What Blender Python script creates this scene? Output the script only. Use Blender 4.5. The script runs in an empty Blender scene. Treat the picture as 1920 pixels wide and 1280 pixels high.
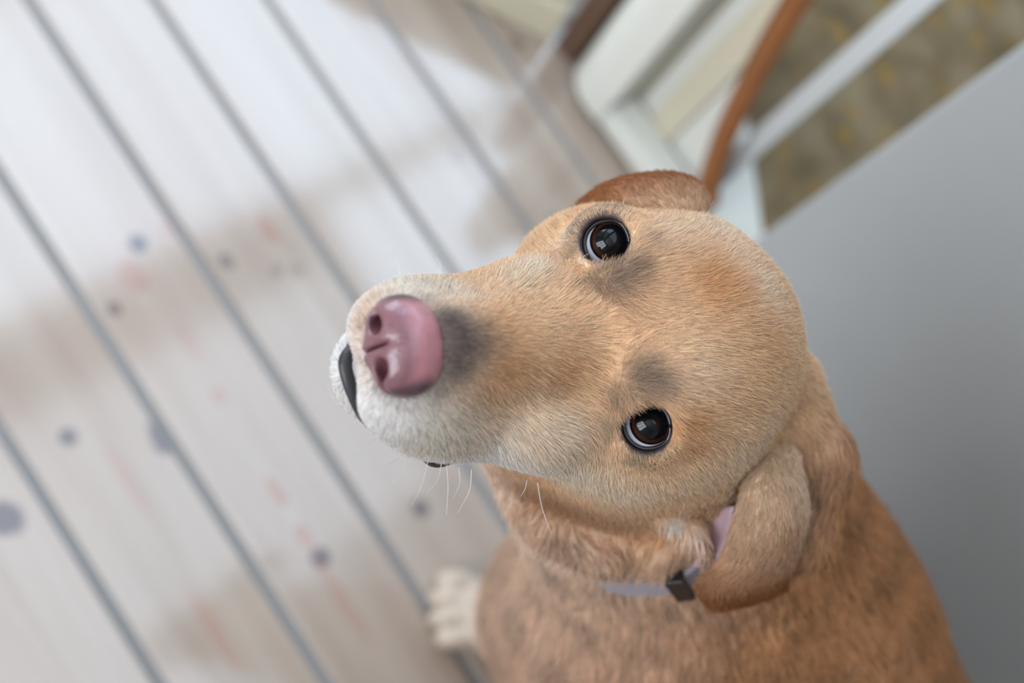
import bpy, math, random
import numpy as np
from mathutils import Vector, Matrix
from mathutils.bvhtree import BVHTree

random.seed(4)
RNG = np.random.default_rng(4)
SC = bpy.context.scene
COL = SC.collection

# ------------------------------------------------------------------ camera
# lengths in this script are centimetres; S turns them into metres
S = 0.01
FOC = 1920 * 35 / 36.0                  # focal length in pixels of the 1920 x 1280 frame
CAM_H = 95.0
TILT = math.radians(30.1)
ROLL = math.radians(47.5)
YAW = math.radians(9.4)
fwd = np.array([0, math.sin(TILT), -math.cos(TILT)])
up0 = np.array([0, math.cos(TILT), math.sin(TILT)])
rt0 = np.array([1.0, 0, 0])
xr = math.cos(ROLL) * rt0 + math.sin(ROLL) * up0       # image right
yd = math.sin(ROLL) * rt0 - math.cos(ROLL) * up0       # image down
_yw = np.array([[math.cos(YAW), -math.sin(YAW), 0], [math.sin(YAW), math.cos(YAW), 0], [0, 0, 1]])
xr, yd, fwd = _yw @ xr, _yw @ yd, _yw @ fwd
CM = np.c_[xr, yd, fwd]
cam = bpy.data.cameras.new('camera')
cam.lens = 35.0
cam.sensor_width = 36.0
cam.clip_start = 0.01
cam.dof.use_dof = True
cam.dof.focus_distance = 0.372
cam.dof.aperture_fstop = 3.8
camo = bpy.data.objects.new('camera', cam)
COL.objects.link(camo)
camo.matrix_world = Matrix(((xr[0], -yd[0], -fwd[0], 0), (xr[1], -yd[1], -fwd[1], 0),
                            (xr[2], -yd[2], -fwd[2], CAM_H * S), (0, 0, 0, 1)))
SC.camera = camo

# ------------------------------------------------------------------ world and light
w = bpy.data.worlds.new('World')
SC.world = w
w.use_nodes = True
w.node_tree.nodes['Background'].inputs[0].default_value = (0.62, 0.78, 1.0, 1)
w.node_tree.nodes['Background'].inputs[1].default_value = 1.0
SC.view_settings.view_transform = 'Standard'
SC.view_settings.look = 'None'
SC.view_settings.gamma = 1.0
SC.view_settings.use_curve_mapping = False
SC.view_settings.exposure = 0.48


def window_light(name, loc, target, sx, sy, power, colour):
    l = bpy.data.lights.new(name, 'AREA')
    l.shape = 'RECTANGLE'
    l.size, l.size_y = sx * S, sy * S
    l.energy = power
    l.color = colour
    o = bpy.data.objects.new(name, l)
    COL.objects.link(o)
    o.location = Vector(loc) * S
    o.rotation_euler = (Vector(target) - Vector(loc)).to_track_quat('-Z', 'Z').to_euler()
    return o


# daylight standing in the room's roof windows and two wall windows
window_light('daylight_roof', (-186, 170, 253), (-186, 170.01, 0), 126, 296, 27, (0.66, 0.83, 1.0))
window_light('daylight_roof_far', (-85, 238, 253), (-85, 238.01, 0), 66, 160, 7.8, (0.66, 0.83, 1.0))
window_light('daylight_roof_near', (-19, 60, 253), (-19, 60.01, 0), 156, 180, 7.0, (0.84, 0.92, 1.0))
window_light('daylight_side', (-262, 60, 150), (0, 60, 150), 200, 140, 44, (0.88, 0.94, 1.0))
window_light('daylight_behind', (-60, -202, 150), (-60, 100, 150), 160, 150, 50, (0.92, 0.96, 1.0))

SC.cycles.max_bounces = 5
SC.cycles.diffuse_bounces = 3
SC.cycles.glossy_bounces = 3
SC.cycles.transmission_bounces = 4

FUR = 1.0


# ------------------------------------------------------------------ helpers
def srgb(r, g, b):
    f = lambda c: c / 12.92 if c <= 0.04045 else ((c + 0.055) / 1.055) ** 2.4
    return np.array([f(r), f(g), f(b)])


def px_to_world(px, py, depth):
    c = np.array([(px - 960) / FOC, (py - 640) / FOC, 1.0]) * depth
    return CM @ c + [0, 0, CAM_H]


def px_to_plane(px, py, z=0.0):
    d = CM @ np.array([(px - 960) / FOC, (py - 640) / FOC, 1.0])
    return d * ((z - CAM_H) / d[2]) + [0, 0, CAM_H]


def mesh_obj(name, verts, faces, mat, parent=None, smooth=False):
    me = bpy.data.meshes.new(name)
    v = np.asarray(verts, float) * S
    if isinstance(faces, np.ndarray):
        faces = faces.tolist()
    me.from_pydata(v.tolist(), [], faces)
    me.update()
    if smooth:
        me.polygons.foreach_set('use_smooth', [True] * len(me.polygons))
    o = bpy.data.objects.new(name, me)
    if mat:
        me.materials.append(mat)
    COL.objects.link(o)
    if parent:
        o.parent = parent
    return o


def tag(o, label=None, cat=None, group=None, kind=None):
    if label: o['label'] = label
    if cat: o['category'] = cat
    if group: o['group'] = group
    if kind: o['kind'] = kind
    return o


def empty(name):
    o = bpy.data.objects.new(name, None)
    o.empty_display_size = 0.05
    COL.objects.link(o)
    return o


def bevel(o, width, seg=2):
    m = o.modifiers.new('bevel', 'BEVEL')
    m.width = width * S
    m.segments = seg
    m.limit_method = 'ANGLE'
    return o


def box(name, lo, hi, mat, parent=None, bev=0.0, seg=2):
    (a, b, c), (d, e, f) = lo, hi
    v = [(a, b, c), (d, b, c), (d, e, c), (a, e, c), (a, b, f), (d, b, f), (d, e, f), (a, e, f)]
    fc = [(0, 3, 2, 1), (4, 5, 6, 7), (0, 1, 5, 4), (1, 2, 6, 5), (2, 3, 7, 6), (3, 0, 4, 7)]
    o = mesh_obj(name, v, fc, mat, parent)
    if bev: bevel(o, bev, seg)
    return o


def sweep(name, pts, size, mat, parent=None, n=10, rect=False, smooth=True, upv=(0, 0, 1)):
    """tube (or rectangular bar) through pts; size: list of (a, b) half sizes per point"""
    pts = np.asarray(pts, float)
    m = len(pts)
    V, F = [], []
    for i in range(m):
        t = pts[min(i + 1, m - 1)] - pts[max(i - 1, 0)]
        t /= np.linalg.norm(t)
        s = np.cross(t, upv); s /= np.linalg.norm(s)
        u = np.cross(s, t)
        a, b = size[i] if isinstance(size, list) else size
        for k in range(n):
            if rect:
                ca, sa = [(1, 1), (-1, 1), (-1, -1), (1, -1)][k]
            else:
                th = 2 * math.pi * k / n
                ca, sa = math.cos(th), math.sin(th)
            V.append(pts[i] + s * a * ca + u * b * sa)
    for i in range(m - 1):
        for k in range(n):
            k2 = (k + 1) % n
            F.append((i * n + k, i * n + k2, (i + 1) * n + k2, (i + 1) * n + k))
    F.append(tuple(range(n))[::-1])
    F.append(tuple((m - 1) * n + k for k in range(n)))
    return mesh_obj(name, V, F, mat, parent, smooth and not rect)


def catmull(P, n):
    P = np.asarray(P, float)
    Q = np.vstack([2 * P[0] - P[1], P, 2 * P[-1] - P[-2]])
    t = np.linspace(0, len(P) - 1 - 1e-6, n)
    i = t.astype(int); u = (t - i)[:, None]
    a, b, c, d = Q[i], Q[i + 1], Q[i + 2], Q[i + 3]
    return 0.5 * (2 * b + (c - a) * u + (2 * a - 5 * b + 4 * c - d) * u ** 2 + (3 * b - a - 3 * c + d) * u ** 3)


# ------------------------------------------------------------------ materials
class NT:
    def __init__(self, name):
        self.m = bpy.data.materials.new(name)
        self.m.use_nodes = True
        self.t = self.m.node_tree
        self.b = self.t.nodes['Principled BSDF']

    def n(self, kind, **kw):
        nd = self.t.nodes.new(kind)
        for k, v in kw.items():
            if k.startswith('i_'):
                nd.inputs[k[2:].replace('_', ' ')].default_value = v
            else:
                setattr(nd, k, v)
        return nd

    def link(self, a, b):
        self.t.links.new(a, b)

    def math(self, op, a, b=None, c=None, clamp=False):
        nd = self.t.nodes.new('ShaderNodeMath'); nd.operation = op; nd.use_clamp = clamp
        for i, v in enumerate((a, b, c)):
            if v is None: continue
            if isinstance(v, (int, float)): nd.inputs[i].default_value = v
            else: self.link(v, nd.inputs[i])
        return nd.outputs[0]

    def mix(self, fac, a, b, mode='MIX'):
        nd = self.t.nodes.new('ShaderNodeMix'); nd.data_type = 'RGBA'; nd.blend_type = mode
        for s, v in ((nd.inputs[0], fac), (nd.inputs[6], a), (nd.inputs[7], b)):
            if isinstance(v, (int, float)): s.default_value = v
            elif isinstance(v, (tuple, list, np.ndarray)): s.default_value = (*v[:3], 1)
            else: self.link(v, s)
        return nd.outputs[2]

    def ramp(self, fac, stops):
        nd = self.t.nodes.new('ShaderNodeValToRGB')
        e = nd.color_ramp.elements
        while len(e) < len(stops): e.new(0.5)
        for q, (p, c) in zip(e, stops):
            q.position = p
            q.color = (*(c if not isinstance(c, (int, float)) else (c, c, c)), 1)
        self.link(fac, nd.inputs[0])
        return nd.outputs[0]

    def noise(self, vec, scale, detail=3.0, rough=0.5):
        nd = self.n('ShaderNodeTexNoise')
        nd.inputs['Scale'].default_value = scale
        nd.inputs['Detail'].default_value = detail
        nd.inputs['Roughness'].default_value = rough
        if vec is not None: self.link(vec, nd.inputs['Vector'])
        return nd.outputs['Fac']

    def bump(self, h, strength, dist=0.001):
        nd = self.n('ShaderNodeBump')
        nd.inputs['Strength'].default_value = strength
        nd.inputs['Distance'].default_value = dist
        self.link(h, nd.inputs['Height'])
        self.link(nd.outputs[0], self.b.inputs['Normal'])


def mat_plain(name, colour, rough=0.5, noise=0.06, scale=12.0, coat=0.0, bump=0.0):
    t = NT(name)
    tc = t.n('ShaderNodeTexCoord')
    nz = t.noise(tc.outputs['Object'], scale, 4)
    c = np.array(srgb(*colour))
    col = t.mix(nz, c * (1 - noise), np.minimum(c * (1 + noise), 1))
    t.link(col, t.b.inputs['Base Color'])
    t.b.inputs['Roughness'].default_value = rough
    t.b.inputs['Coat Weight'].default_value = coat
    if bump: t.bump(t.noise(tc.outputs['Object'], scale * 20, 3), bump)
    return t.m


KNOTS = [  # px, py on the floor, half length / half width in cm, strength, tint
    (258, 455, 1.15, 1.0, 1.0, 0), (300, 822, 1.9, 1.0, .85, 0), (128, 820, 1.1, .9, .9, 0), (10, 972, 2.0, 1.5, .9, 0),
    (600, 1045, 1.15, 1.1, 1.0, 0), (570, 1005, 1.5, .8, .55, 1), (518, 920, 2.0, .7, .6, 1), (788, 952, 1.2, 1.1, .8, 0),
    (215, 580, .9, .7, .7, 0), (424, 490, 1.1, .8, .6, 0), (970, 82, 1.2, 1.0, .6, 0), (520, 508, .9, .8, .35, 0),
    (556, 508, .9, .8, .35, 0), (410, 742, 1.2, .8, .35, 1), (318, 430, 1.4, .9, .45, 1), (250, 515, 2.2, 1.4, .45, 1),
    (240, 900, 4.5, .6, .3, 1), (395, 1170, 5.0, .7, .35, 1), (640, 1120, 6.0, .8, .35, 1), (500, 430, 2.0, .9, .6, 1),
    (860, 290, 1.2, 1.0, .3, 0), (1040, 410, 1.2, 1.0, .4, 0), (355, 640, 2.5, .8, .2, 1), (760, 130, 2.5, 1.2, .2, 1),
]


def mat_floor(knots=()):
    t = NT('pine_boards')
    geo = t.n('ShaderNodeNewGeometry')
    oi = t.n('ShaderNodeObjectInfo')
    mp = t.n('ShaderNodeVectorMath', operation='MULTIPLY'); mp.inputs[1].default_value = (0.9, 16, 16)
    t.link(geo.outputs['Position'], mp.inputs[0])
    ad = t.n('ShaderNodeVectorMath', operation='ADD')
    t.link(mp.outputs[0], ad.inputs[0])
    cb = t.n('ShaderNodeCombineXYZ')
    t.link(t.math('MULTIPLY', oi.outputs['Random'], 40.0), cb.inputs[0])
    t.link(t.math('MULTIPLY', oi.outputs['Random'], 17.0), cb.inputs[2])
    t.link(cb.outputs[0], ad.inputs[1])
    grain = t.noise(ad.outputs[0], 1.6, 6, .6)
    broad = t.noise(geo.outputs['Position'], 2.2, 3)
    base = t.ramp(grain, [(.25, srgb(.56, .48, .42)), (.48, srgb(.64, .575, .52)), (.75, srgb(.69, .64, .595))])
    base = t.mix(t.math('MULTIPLY', t.ramp(broad, [(.45, 0.0), (.7, 1.0)]), .45), base, srgb(.65, .54, .47))
    base = t.mix(t.math('MULTIPLY', oi.outputs['Random'], .22), base, srgb(.63, .57, .51))
    sep = t.n('ShaderNodeSeparateXYZ')
    t.link(geo.outputs['Position'], sep.inputs[0])
    wob = t.noise(geo.outputs['Position'], 60, 2) if knots else None
    for kx, ky, a, b, st, tint in knots:
        p = px_to_plane(kx, ky) * S
        dx = t.math('DIVIDE', t.math('SUBTRACT', sep.outputs[0], float(p[0])), a * S)
        dy = t.math('DIVIDE', t.math('SUBTRACT', sep.outputs[1], float(p[1])), b * S)
        d = t.math('SQRT', t.math('ADD', t.math('MULTIPLY', dx, dx), t.math('MULTIPLY', dy, dy)))
        d = t.math('ADD', d, t.math('MULTIPLY', t.math('SUBTRACT', wob, .5), .6))
        f = t.n('ShaderNodeMapRange', interpolation_type='SMOOTHSTEP')
        t.link(d, f.inputs[0])
        f.inputs[1].default_value = .55; f.inputs[2].default_value = 1.15
        f.inputs[3].default_value = st; f.inputs[4].default_value = 0
        base = t.mix(f.outputs[0], base, srgb(.62, .40, .33) if tint else srgb(.27, .22, .24))
    t.link(base, t.b.inputs['Base Color'])
    t.b.inputs['Roughness'].default_value = 0.5
    t.b.inputs['Coat Weight'].default_value = 1.0
    t.b.inputs['Coat Roughness'].default_value = 0.12
    t.b.inputs['Coat IOR'].default_value = 1.85
    t.bump(grain, .12, .0006)
    return t.m


def mat_rug():
    t = NT('olive_rug_wool')
    tc = t.n('ShaderNodeTexCoord')
    n1 = t.noise(tc.outputs['Object'], 11, 4, .6)
    n2 = t.noise(tc.outputs['Object'], 26, 2)
    c = t.ramp(n1, [(.3, srgb(.36, .30, .20)), (.5, srgb(.47, .40, .29)), (.7, srgb(.55, .49, .38))])
    c = t.mix(t.ramp(n2, [(.58, 0.0), (.7, .85)]), c, srgb(.58, .44, .14))
    t.link(c, t.b.inputs['Base Color'])
    t.b.inputs['Roughness'].default_value = .9
    t.bump(t.noise(tc.outputs['Object'], 400, 2), .6, .002)
    return t.m


M_FLOOR = mat_floor()
M_GAP = mat_plain('grey_joint_filler', (.52, .52, .52), .55, .08)
M_WALL = mat_plain('white_wall_paint', (.86, .85, .82), .7, .02, bump=.05)
M_CEIL = mat_plain('ceiling_paint', (.93, .92, .90), .8, .02)
M_WHITE = mat_plain('white_gloss_paint', (.86, .86, .83), .28, .03, coat=.3)
M_WHITE2 = mat_plain('cool_white_paint', (.80, .81, .81), .4, .03)
M_CREAM = mat_plain('cream_paint', (.82, .79, .70), .4, .03)
M_BROWN = mat_plain('brown_bent_wood', (.58, .36, .19), .35, .25, scale=30)
M_DARK = mat_plain('dark_brown_wood', (.36, .26, .19), .5, .2, scale=20)
M_RUG = mat_rug()
M_GREY = mat_plain('grey_wall_paint', (.685, .695, .70), .8, .02, scale=8, bump=.05)


# ------------------------------------------------------------------ the room
def plank_floor():
    base = box('floor', (-260, -200, -4), (240, 330, -0.35), M_GAP)
    tag(base, kind='structure')
    base['label'] = 'pale pine plank floor with grey filled joints'
    pitch, gap = 11.666, 0.95
    y = 6.55 - pitch * 17
    rows = []
    while y < 330 - pitch:
        rows.append(y)
        y += pitch
    kpos = [(px_to_plane(q[0], q[1])[:2], q) for q in KNOTS]
    for y in rows:
        k = round((y - 6.55) / pitch)
        ends = [-260, 240]
        if k % 3 == 0: ends = [-260, -150 + 13 * (k % 5), 240]
        elif k % 3 == 1: ends = [-260, 130 - 17 * (k % 4), 240]
        for a, b in zip(ends[:-1], ends[1:]):
            dz = random.uniform(-.05, .05)
            kn = [q for pt, q in kpos if y - 1.0 < pt[1] < y + pitch + 1.0 and a < pt[0] < b]
            p = box('plank', (a + .12, y + gap / 2, -2), (b - .12, y + pitch - gap / 2, dz), mat_floor(kn) if kn else M_FLOOR, base)
            bevel(p, .15, 2)
    return base


floor = plank_floor()

ceil = empty('ceiling'); ceil['kind'] = 'structure'
for lo_, hi_ in (((-262, -202, 250), (-250, 332, 256)), ((61, -202, 250), (242, 332, 256)), ((-50, 150, 250), (60, 332, 256)), ((-50, -202, 250), (60, -30, 256)), ((-250, -202, 250), (-98, 20, 256)), ((-98, -202, 250), (-50, -30, 256)), ((60, -202, 250), (61, 332, 256)), ((-250, 320, 250), (-50, 332, 256)),
                 ((-122, 20, 250), (-98, 155, 256)), ((-98, 150, 250), (-50, 155, 256)), ((-122, 155, 250), (-119, 320, 256))):
    box('ceiling_panel', lo_, hi_, M_CEIL, ceil)
for k_, (x0_, x1_, y0_, y1_) in enumerate(((-250, -122, 20, 320), (-119, -50, 155, 320), (-98, 60, -30, 150))):
    wn = empty('window_%d' % (3 + k_)); wn['kind'] = 'structure'
    for lo_, hi_ in (((x0_, y0_, 247), (x0_ + 4, y1_, 250)), ((x1_ - 4, y0_, 247), (x1_, y1_, 250)), ((x0_ + 4, y0_, 247), (x1_ - 4, y0_ + 4, 250)), ((x0_ + 4, y1_ - 4, 247), (x1_ - 4, y1_, 250))):
        box('frame', lo_, hi_, M_WHITE, wn)
beam = box('trim_2', (-121, -195, 235), (-100, 152, 250), M_DARK, bev=.6)
tag(beam, kind='structure')
wall_o = box('wall_outer', (240, -202, 0), (248, 332, 250), M_WALL); wall_o['kind'] = 'structure'


def wall_with_window(name, axis, at, lo, hi, c, cz, wd, ht, n, out=-1):
    """wall in the plane axis = at (room on the other side of out), with a window opening, frame and mullions"""
    root = empty(name); root['kind'] = 'structure'
    u0, u1 = c - wd / 2, c + wd / 2
    z0, z1 = cz - ht / 2, cz + ht / 2

    def slab(nm, a, b, za, zb, d0, d1, m, par):
        q0, q1 = sorted((at + d0 * out, at + d1 * out))
        if axis == 'x': return box(nm, (q0, a, za), (q1, b, zb), m, par)
        return box(nm, (a, q0, za), (b, q1, zb), m, par)
    for a, b, za, zb in ((lo, u0, 0, 250), (u1, hi, 0, 250), (u0, u1, 0, z0), (u0, u1, z1, 250)):
        slab('wall_panel', a, b, za, zb, 0, 1.5, M_WALL, root)
    wn = empty('window_%d' % n); wn['kind'] = 'structure'
    for a, b, za, zb in ((u0, u1, z0, z0 + 5), (u0, u1, z1 - 5, z1), (u0, u0 + 5, z0 + 5, z1 - 5), (u1 - 5, u1, z0 + 5, z1 - 5)):
        slab('frame', a, b, za, zb, -5, -.2, M_WHITE, wn)
    for q in (1, 2):
        uu = u0 + wd * q / 3
        slab('mullion', uu - 3.5, uu + 3.5, z0 + 5, z1 - 5, -4.6, -.2, M_WHITE, wn)
    slab('glazing_bar', u0 + 5, u1 - 5, cz - 1.5, cz + 1.5, -4.2, -.4, M_WHITE, wn)


wall_with_window('wall_left', 'x', -260, -200, 330, 60, 150, 200, 140, 1)
wall_with_window('wall_front', 'y', -200, -260, 240, -60, 150, 160, 150, 2)
box('wall_back', (-262, 330, 0), (242, 338, 250), M_WALL)['kind'] = 'structure'

# grey wall end standing behind the dog; its left corner is a plain vertical edge
wall_r = box('wall_right', (-3.05, 80, 0), (240, 92, 250), M_GREY, bev=.3)
tag(wall_r, kind='structure')


def px_to_yplane(px, py, y):
    d = CM @ np.array([(px - 960) / FOC, (py - 640) / FOC, 1.0])
    return d * (y / d[1]) + [0, 0, CAM_H]


def prism(name, poly, z0, z1, mat, parent=None, bev=0.0, smooth=False):
    n = len(poly)
    v = [(x, y, z0) for x, y in poly] + [(x, y, z1) for x, y in poly]
    f = [tuple(range(n))[::-1], tuple(range(n, 2 * n))]
    f += [(i, (i + 1) % n, n + (i + 1) % n, n + i) for i in range(n)]
    o = mesh_obj(name, v, f, mat, parent)
    if bev: bevel(o, bev)
    return o


# rug lying beyond the dog, its near left edge running through two floor points
ra, rb = px_to_plane(1395, 232)[:2], px_to_plane(1425, 450)[:2]
rd = (rb - ra) / np.linalg.norm(rb - ra)
rn = np.array([-rd[1], rd[0]])
if rn[1] < 0: rn = -rn
rug = prism('patterned_rug', [tuple(ra - rd * 45 + rn * 0), tuple(rb + rd * 1.0), tuple(rb + rd * 1 + np.array([8, 75])),
                              tuple(ra - rd * 45 + np.array([8, 68]))], 0.06, 1.0, M_RUG, bev=.4)
tag(rug, 'olive brown rug flecked with yellow on the floor beyond the white post', 'rug')

# white cabinet
cab = empty('white_cabinet')
tag(cab, 'white painted wooden cabinet with rounded corner and vertical boards standing on the plank floor', 'cabinet')
yl = 81.2
xl = px_to_yplane(1066, 165, yl)[0] - 2.6
arc = [(xl + 5.5 - 5.5 * math.cos(t), yl + 5.5 - 5.5 * math.sin(t)) for t in np.linspace(0, math.pi / 2, 10)]
prism('corner_post', [*arc, (xl + 8.2, yl), (xl + 8.2, yl + 14), (xl, yl + 14)], 1.3, 40, M_WHITE, cab)
xa = xl + 8.3
box('plinth', (xa, yl + .2, 1.3), (-13.6, yl + 5.0, 4.2), M_WHITE, cab, .25)
yp = yl + 5.1
curve = [(1309, 372), (1314, 330), (1334, 265), (1366, 190), (1416, 92), (1472, -5), (1530, -95)]
cv = catmull([px_to_yplane(px, py, yp) for px, py in curve], 60)
cv[:, 1] = yp
cv[0, 2] = max(cv[0, 2], .1)
cuts = [xa + .05] + [px_to_yplane(px, py, yp)[0] for px, py in ((1206, 176), (1228, 208), (1262, 258))] + [cv[0, 0] - .2]
for i, (a, b) in enumerate(zip(cuts[:-1], cuts[1:])):
    a, b = a + .1, b - .1
    top = [(q[0] - .3, q[2]) for q in cv if a < q[0] - .3 < b and q[2] > .2]
    poly = [(a, .06), (b, .06)]
    zb = np.interp(-b, -cv[:, 0] + .3, cv[:, 2]); za = np.interp(-a, -cv[:, 0] + .3, cv[:, 2])
    poly += [(b, max(zb, .3))] + top + [(a, za)]
    poly = [q for k, q in enumerate(poly) if k == 0 or abs(q[0] - poly[k - 1][0]) + abs(q[1] - poly[k - 1][1]) > 1e-3]
    n_ = len(poly); y0_ = yp + .5 * (i % 2)
    vv = [(x, y0_, z) for x, z in poly] + [(x, y0_ + 1.8, z) for x, z in poly]
    mesh_obj('vertical_board', vv, [tuple(range(n_)), tuple(range(n_, 2 * n_))[::-1]] + [(k, n_ + k, n_ + (k + 1) % n_, (k + 1) % n_) for k in range(n_)], M_CREAM if i % 2 == 0 else M_WHITE, cab)
tr = sweep('curved_wood_edge', cv + np.array([1.0, .9, 0]), [(1.45, 1.3)] * 60, M_BROWN, cab, 12, upv=(0, 1, 0))
tr['label'] = 'curved brown wooden edge of the cabinet side'

# white post
pb = px_to_plane(1328, 348)
post = box('white_post', (pb[0] - 1.3, pb[1] - .5, 0.95), (pb[0] + 1.3, pb[1] + .5, 140), M_WHITE2, bev=.2)
tag(post, 'straight white wooden post between the cabinet and the grey wall corner', 'post')

# white strip added by the rug, standing in for window glare on the boards
tp = [px_to_plane(px, py)[:2] for px, py in ((1378, 215), (1394, 228), (1424, 448), (1400, 470), (1325, 420), (1345, 300))]
trim = prism('floor_glare_strip', [tuple(q) for q in tp], .06, .9, M_WHITE, None, .1)
tag(trim, kind='structure')

# far cream chest and dark box at the top of the view
a, b = px_to_plane(858, -8)[:2], px_to_plane(1030, 80)[:2]
dn = np.array([-(b - a)[1], (b - a)[0]]); dn /= np.linalg.norm(dn)
ex = a + (a - b) * 1.2
che = empty('cream_chest')
tag(che, 'cream painted chest at the far edge of the plank floor', 'chest')
prism('kick_board', [tuple(ex), tuple(b), tuple(b + dn * 2), tuple(ex + dn * 2)], 0.06, 6, M_CREAM, che, .3)
prism('front_panel', [tuple(ex + dn * 2.05), tuple(b + dn * 2.05), tuple(b + dn * 20), tuple(ex + dn * 20)], 0.06, 14, M_CREAM, che, .3)
for q in (.3, .48, .66, .84):
    c = b + (ex - b) * q + dn * 1.3
    prism('moulding', [tuple(c), tuple(c + (b - ex) * .03), tuple(c + (b - ex) * .03 + dn * .7), tuple(c + dn * .7)], 6.05, 13.5, M_WHITE, che)
dk = prism('dark_wooden_box', [tuple(b + np.array([.4, .5])), (xl - .4, b[1] + .6), (xl - .4, b[1] + 30), tuple(b + np.array([.4, 30]))], .06, 24, M_DARK, bev=.3)
tag(dk, 'dark brown wooden box standing between cream chest and white cabinet', 'box')


# ================================================================== the dog
HR = np.array([[-0.161973, -0.667331, 0.726934], [-0.972011, -0.019144, -0.234154], [0.170175, -0.744515, -0.645552]])
HT = np.array([4.28298814, -0.24868326, 37.62157005])
HW = CM @ HR                              # head axes in the world: X dog's right, Y muzzle, Z crown
HO = CM @ HT + [0, 0, CAM_H]              # point between the eyes


def h2w(p): return np.asarray(p, float) @ HW.T + HO
def w2h(p): return (np.asarray(p, float) - HO) @ HW
def hp(px, py, depth): return w2h(px_to_world(px, py, depth))


# ---- signed distance pieces (head frame, cm)
def ell(p, c, r, rot=None):
    q = p - np.asarray(c, np.float32)
    if rot is not None: q = q @ np.asarray(rot, np.float32)
    r = np.asarray(r, np.float32)
    k0 = np.sqrt(((q / r) ** 2).sum(1)); k1 = np.sqrt(((q / (r * r)) ** 2).sum(1)) + 1e-6
    return k0 * (k0 - 1) / k1


def cone(p, a, b, ra, rb):
    a = np.asarray(a, np.float32); b = np.asarray(b, np.float32)
    pa = p - a; ba = b - a
    h = np.clip(pa @ ba / (ba @ ba), 0, 1)
    return np.sqrt(((pa - h[:, None] * ba) ** 2).sum(1)) - (ra + (rb - ra) * h)


def su(a, b, k):
    h = np.clip(.5 + .5 * (b - a) / k, 0, 1)
    return b + (a - b) * h - k * h * (1 - h)


def ss(a, b, k):           # a minus b
    return -su(-a, b, k)


def rotx(d):
    c, s = math.cos(math.radians(d)), math.sin(math.radians(d))
    return np.array([[1, 0, 0], [0, c, -s], [0, s, c]])


EYE_R = 1.18
EYES = {'right': hp(1137, 455, 37.55), 'left': hp(1213, 799, 36.7)}     # centre of the cornea
GAZE = {}
EYEC = {}
for kx, e in EYES.items():
    g = w2h([0, 0, CAM_H]) - e; g /= np.linalg.norm(g)
    sx = 1 if kx == 'right' else -1
    g = g + np.array([sx * .10, .05, .0]); g /= np.linalg.norm(g)
    GAZE[kx] = g
    EYEC[kx] = e - g * EYE_R


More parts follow.
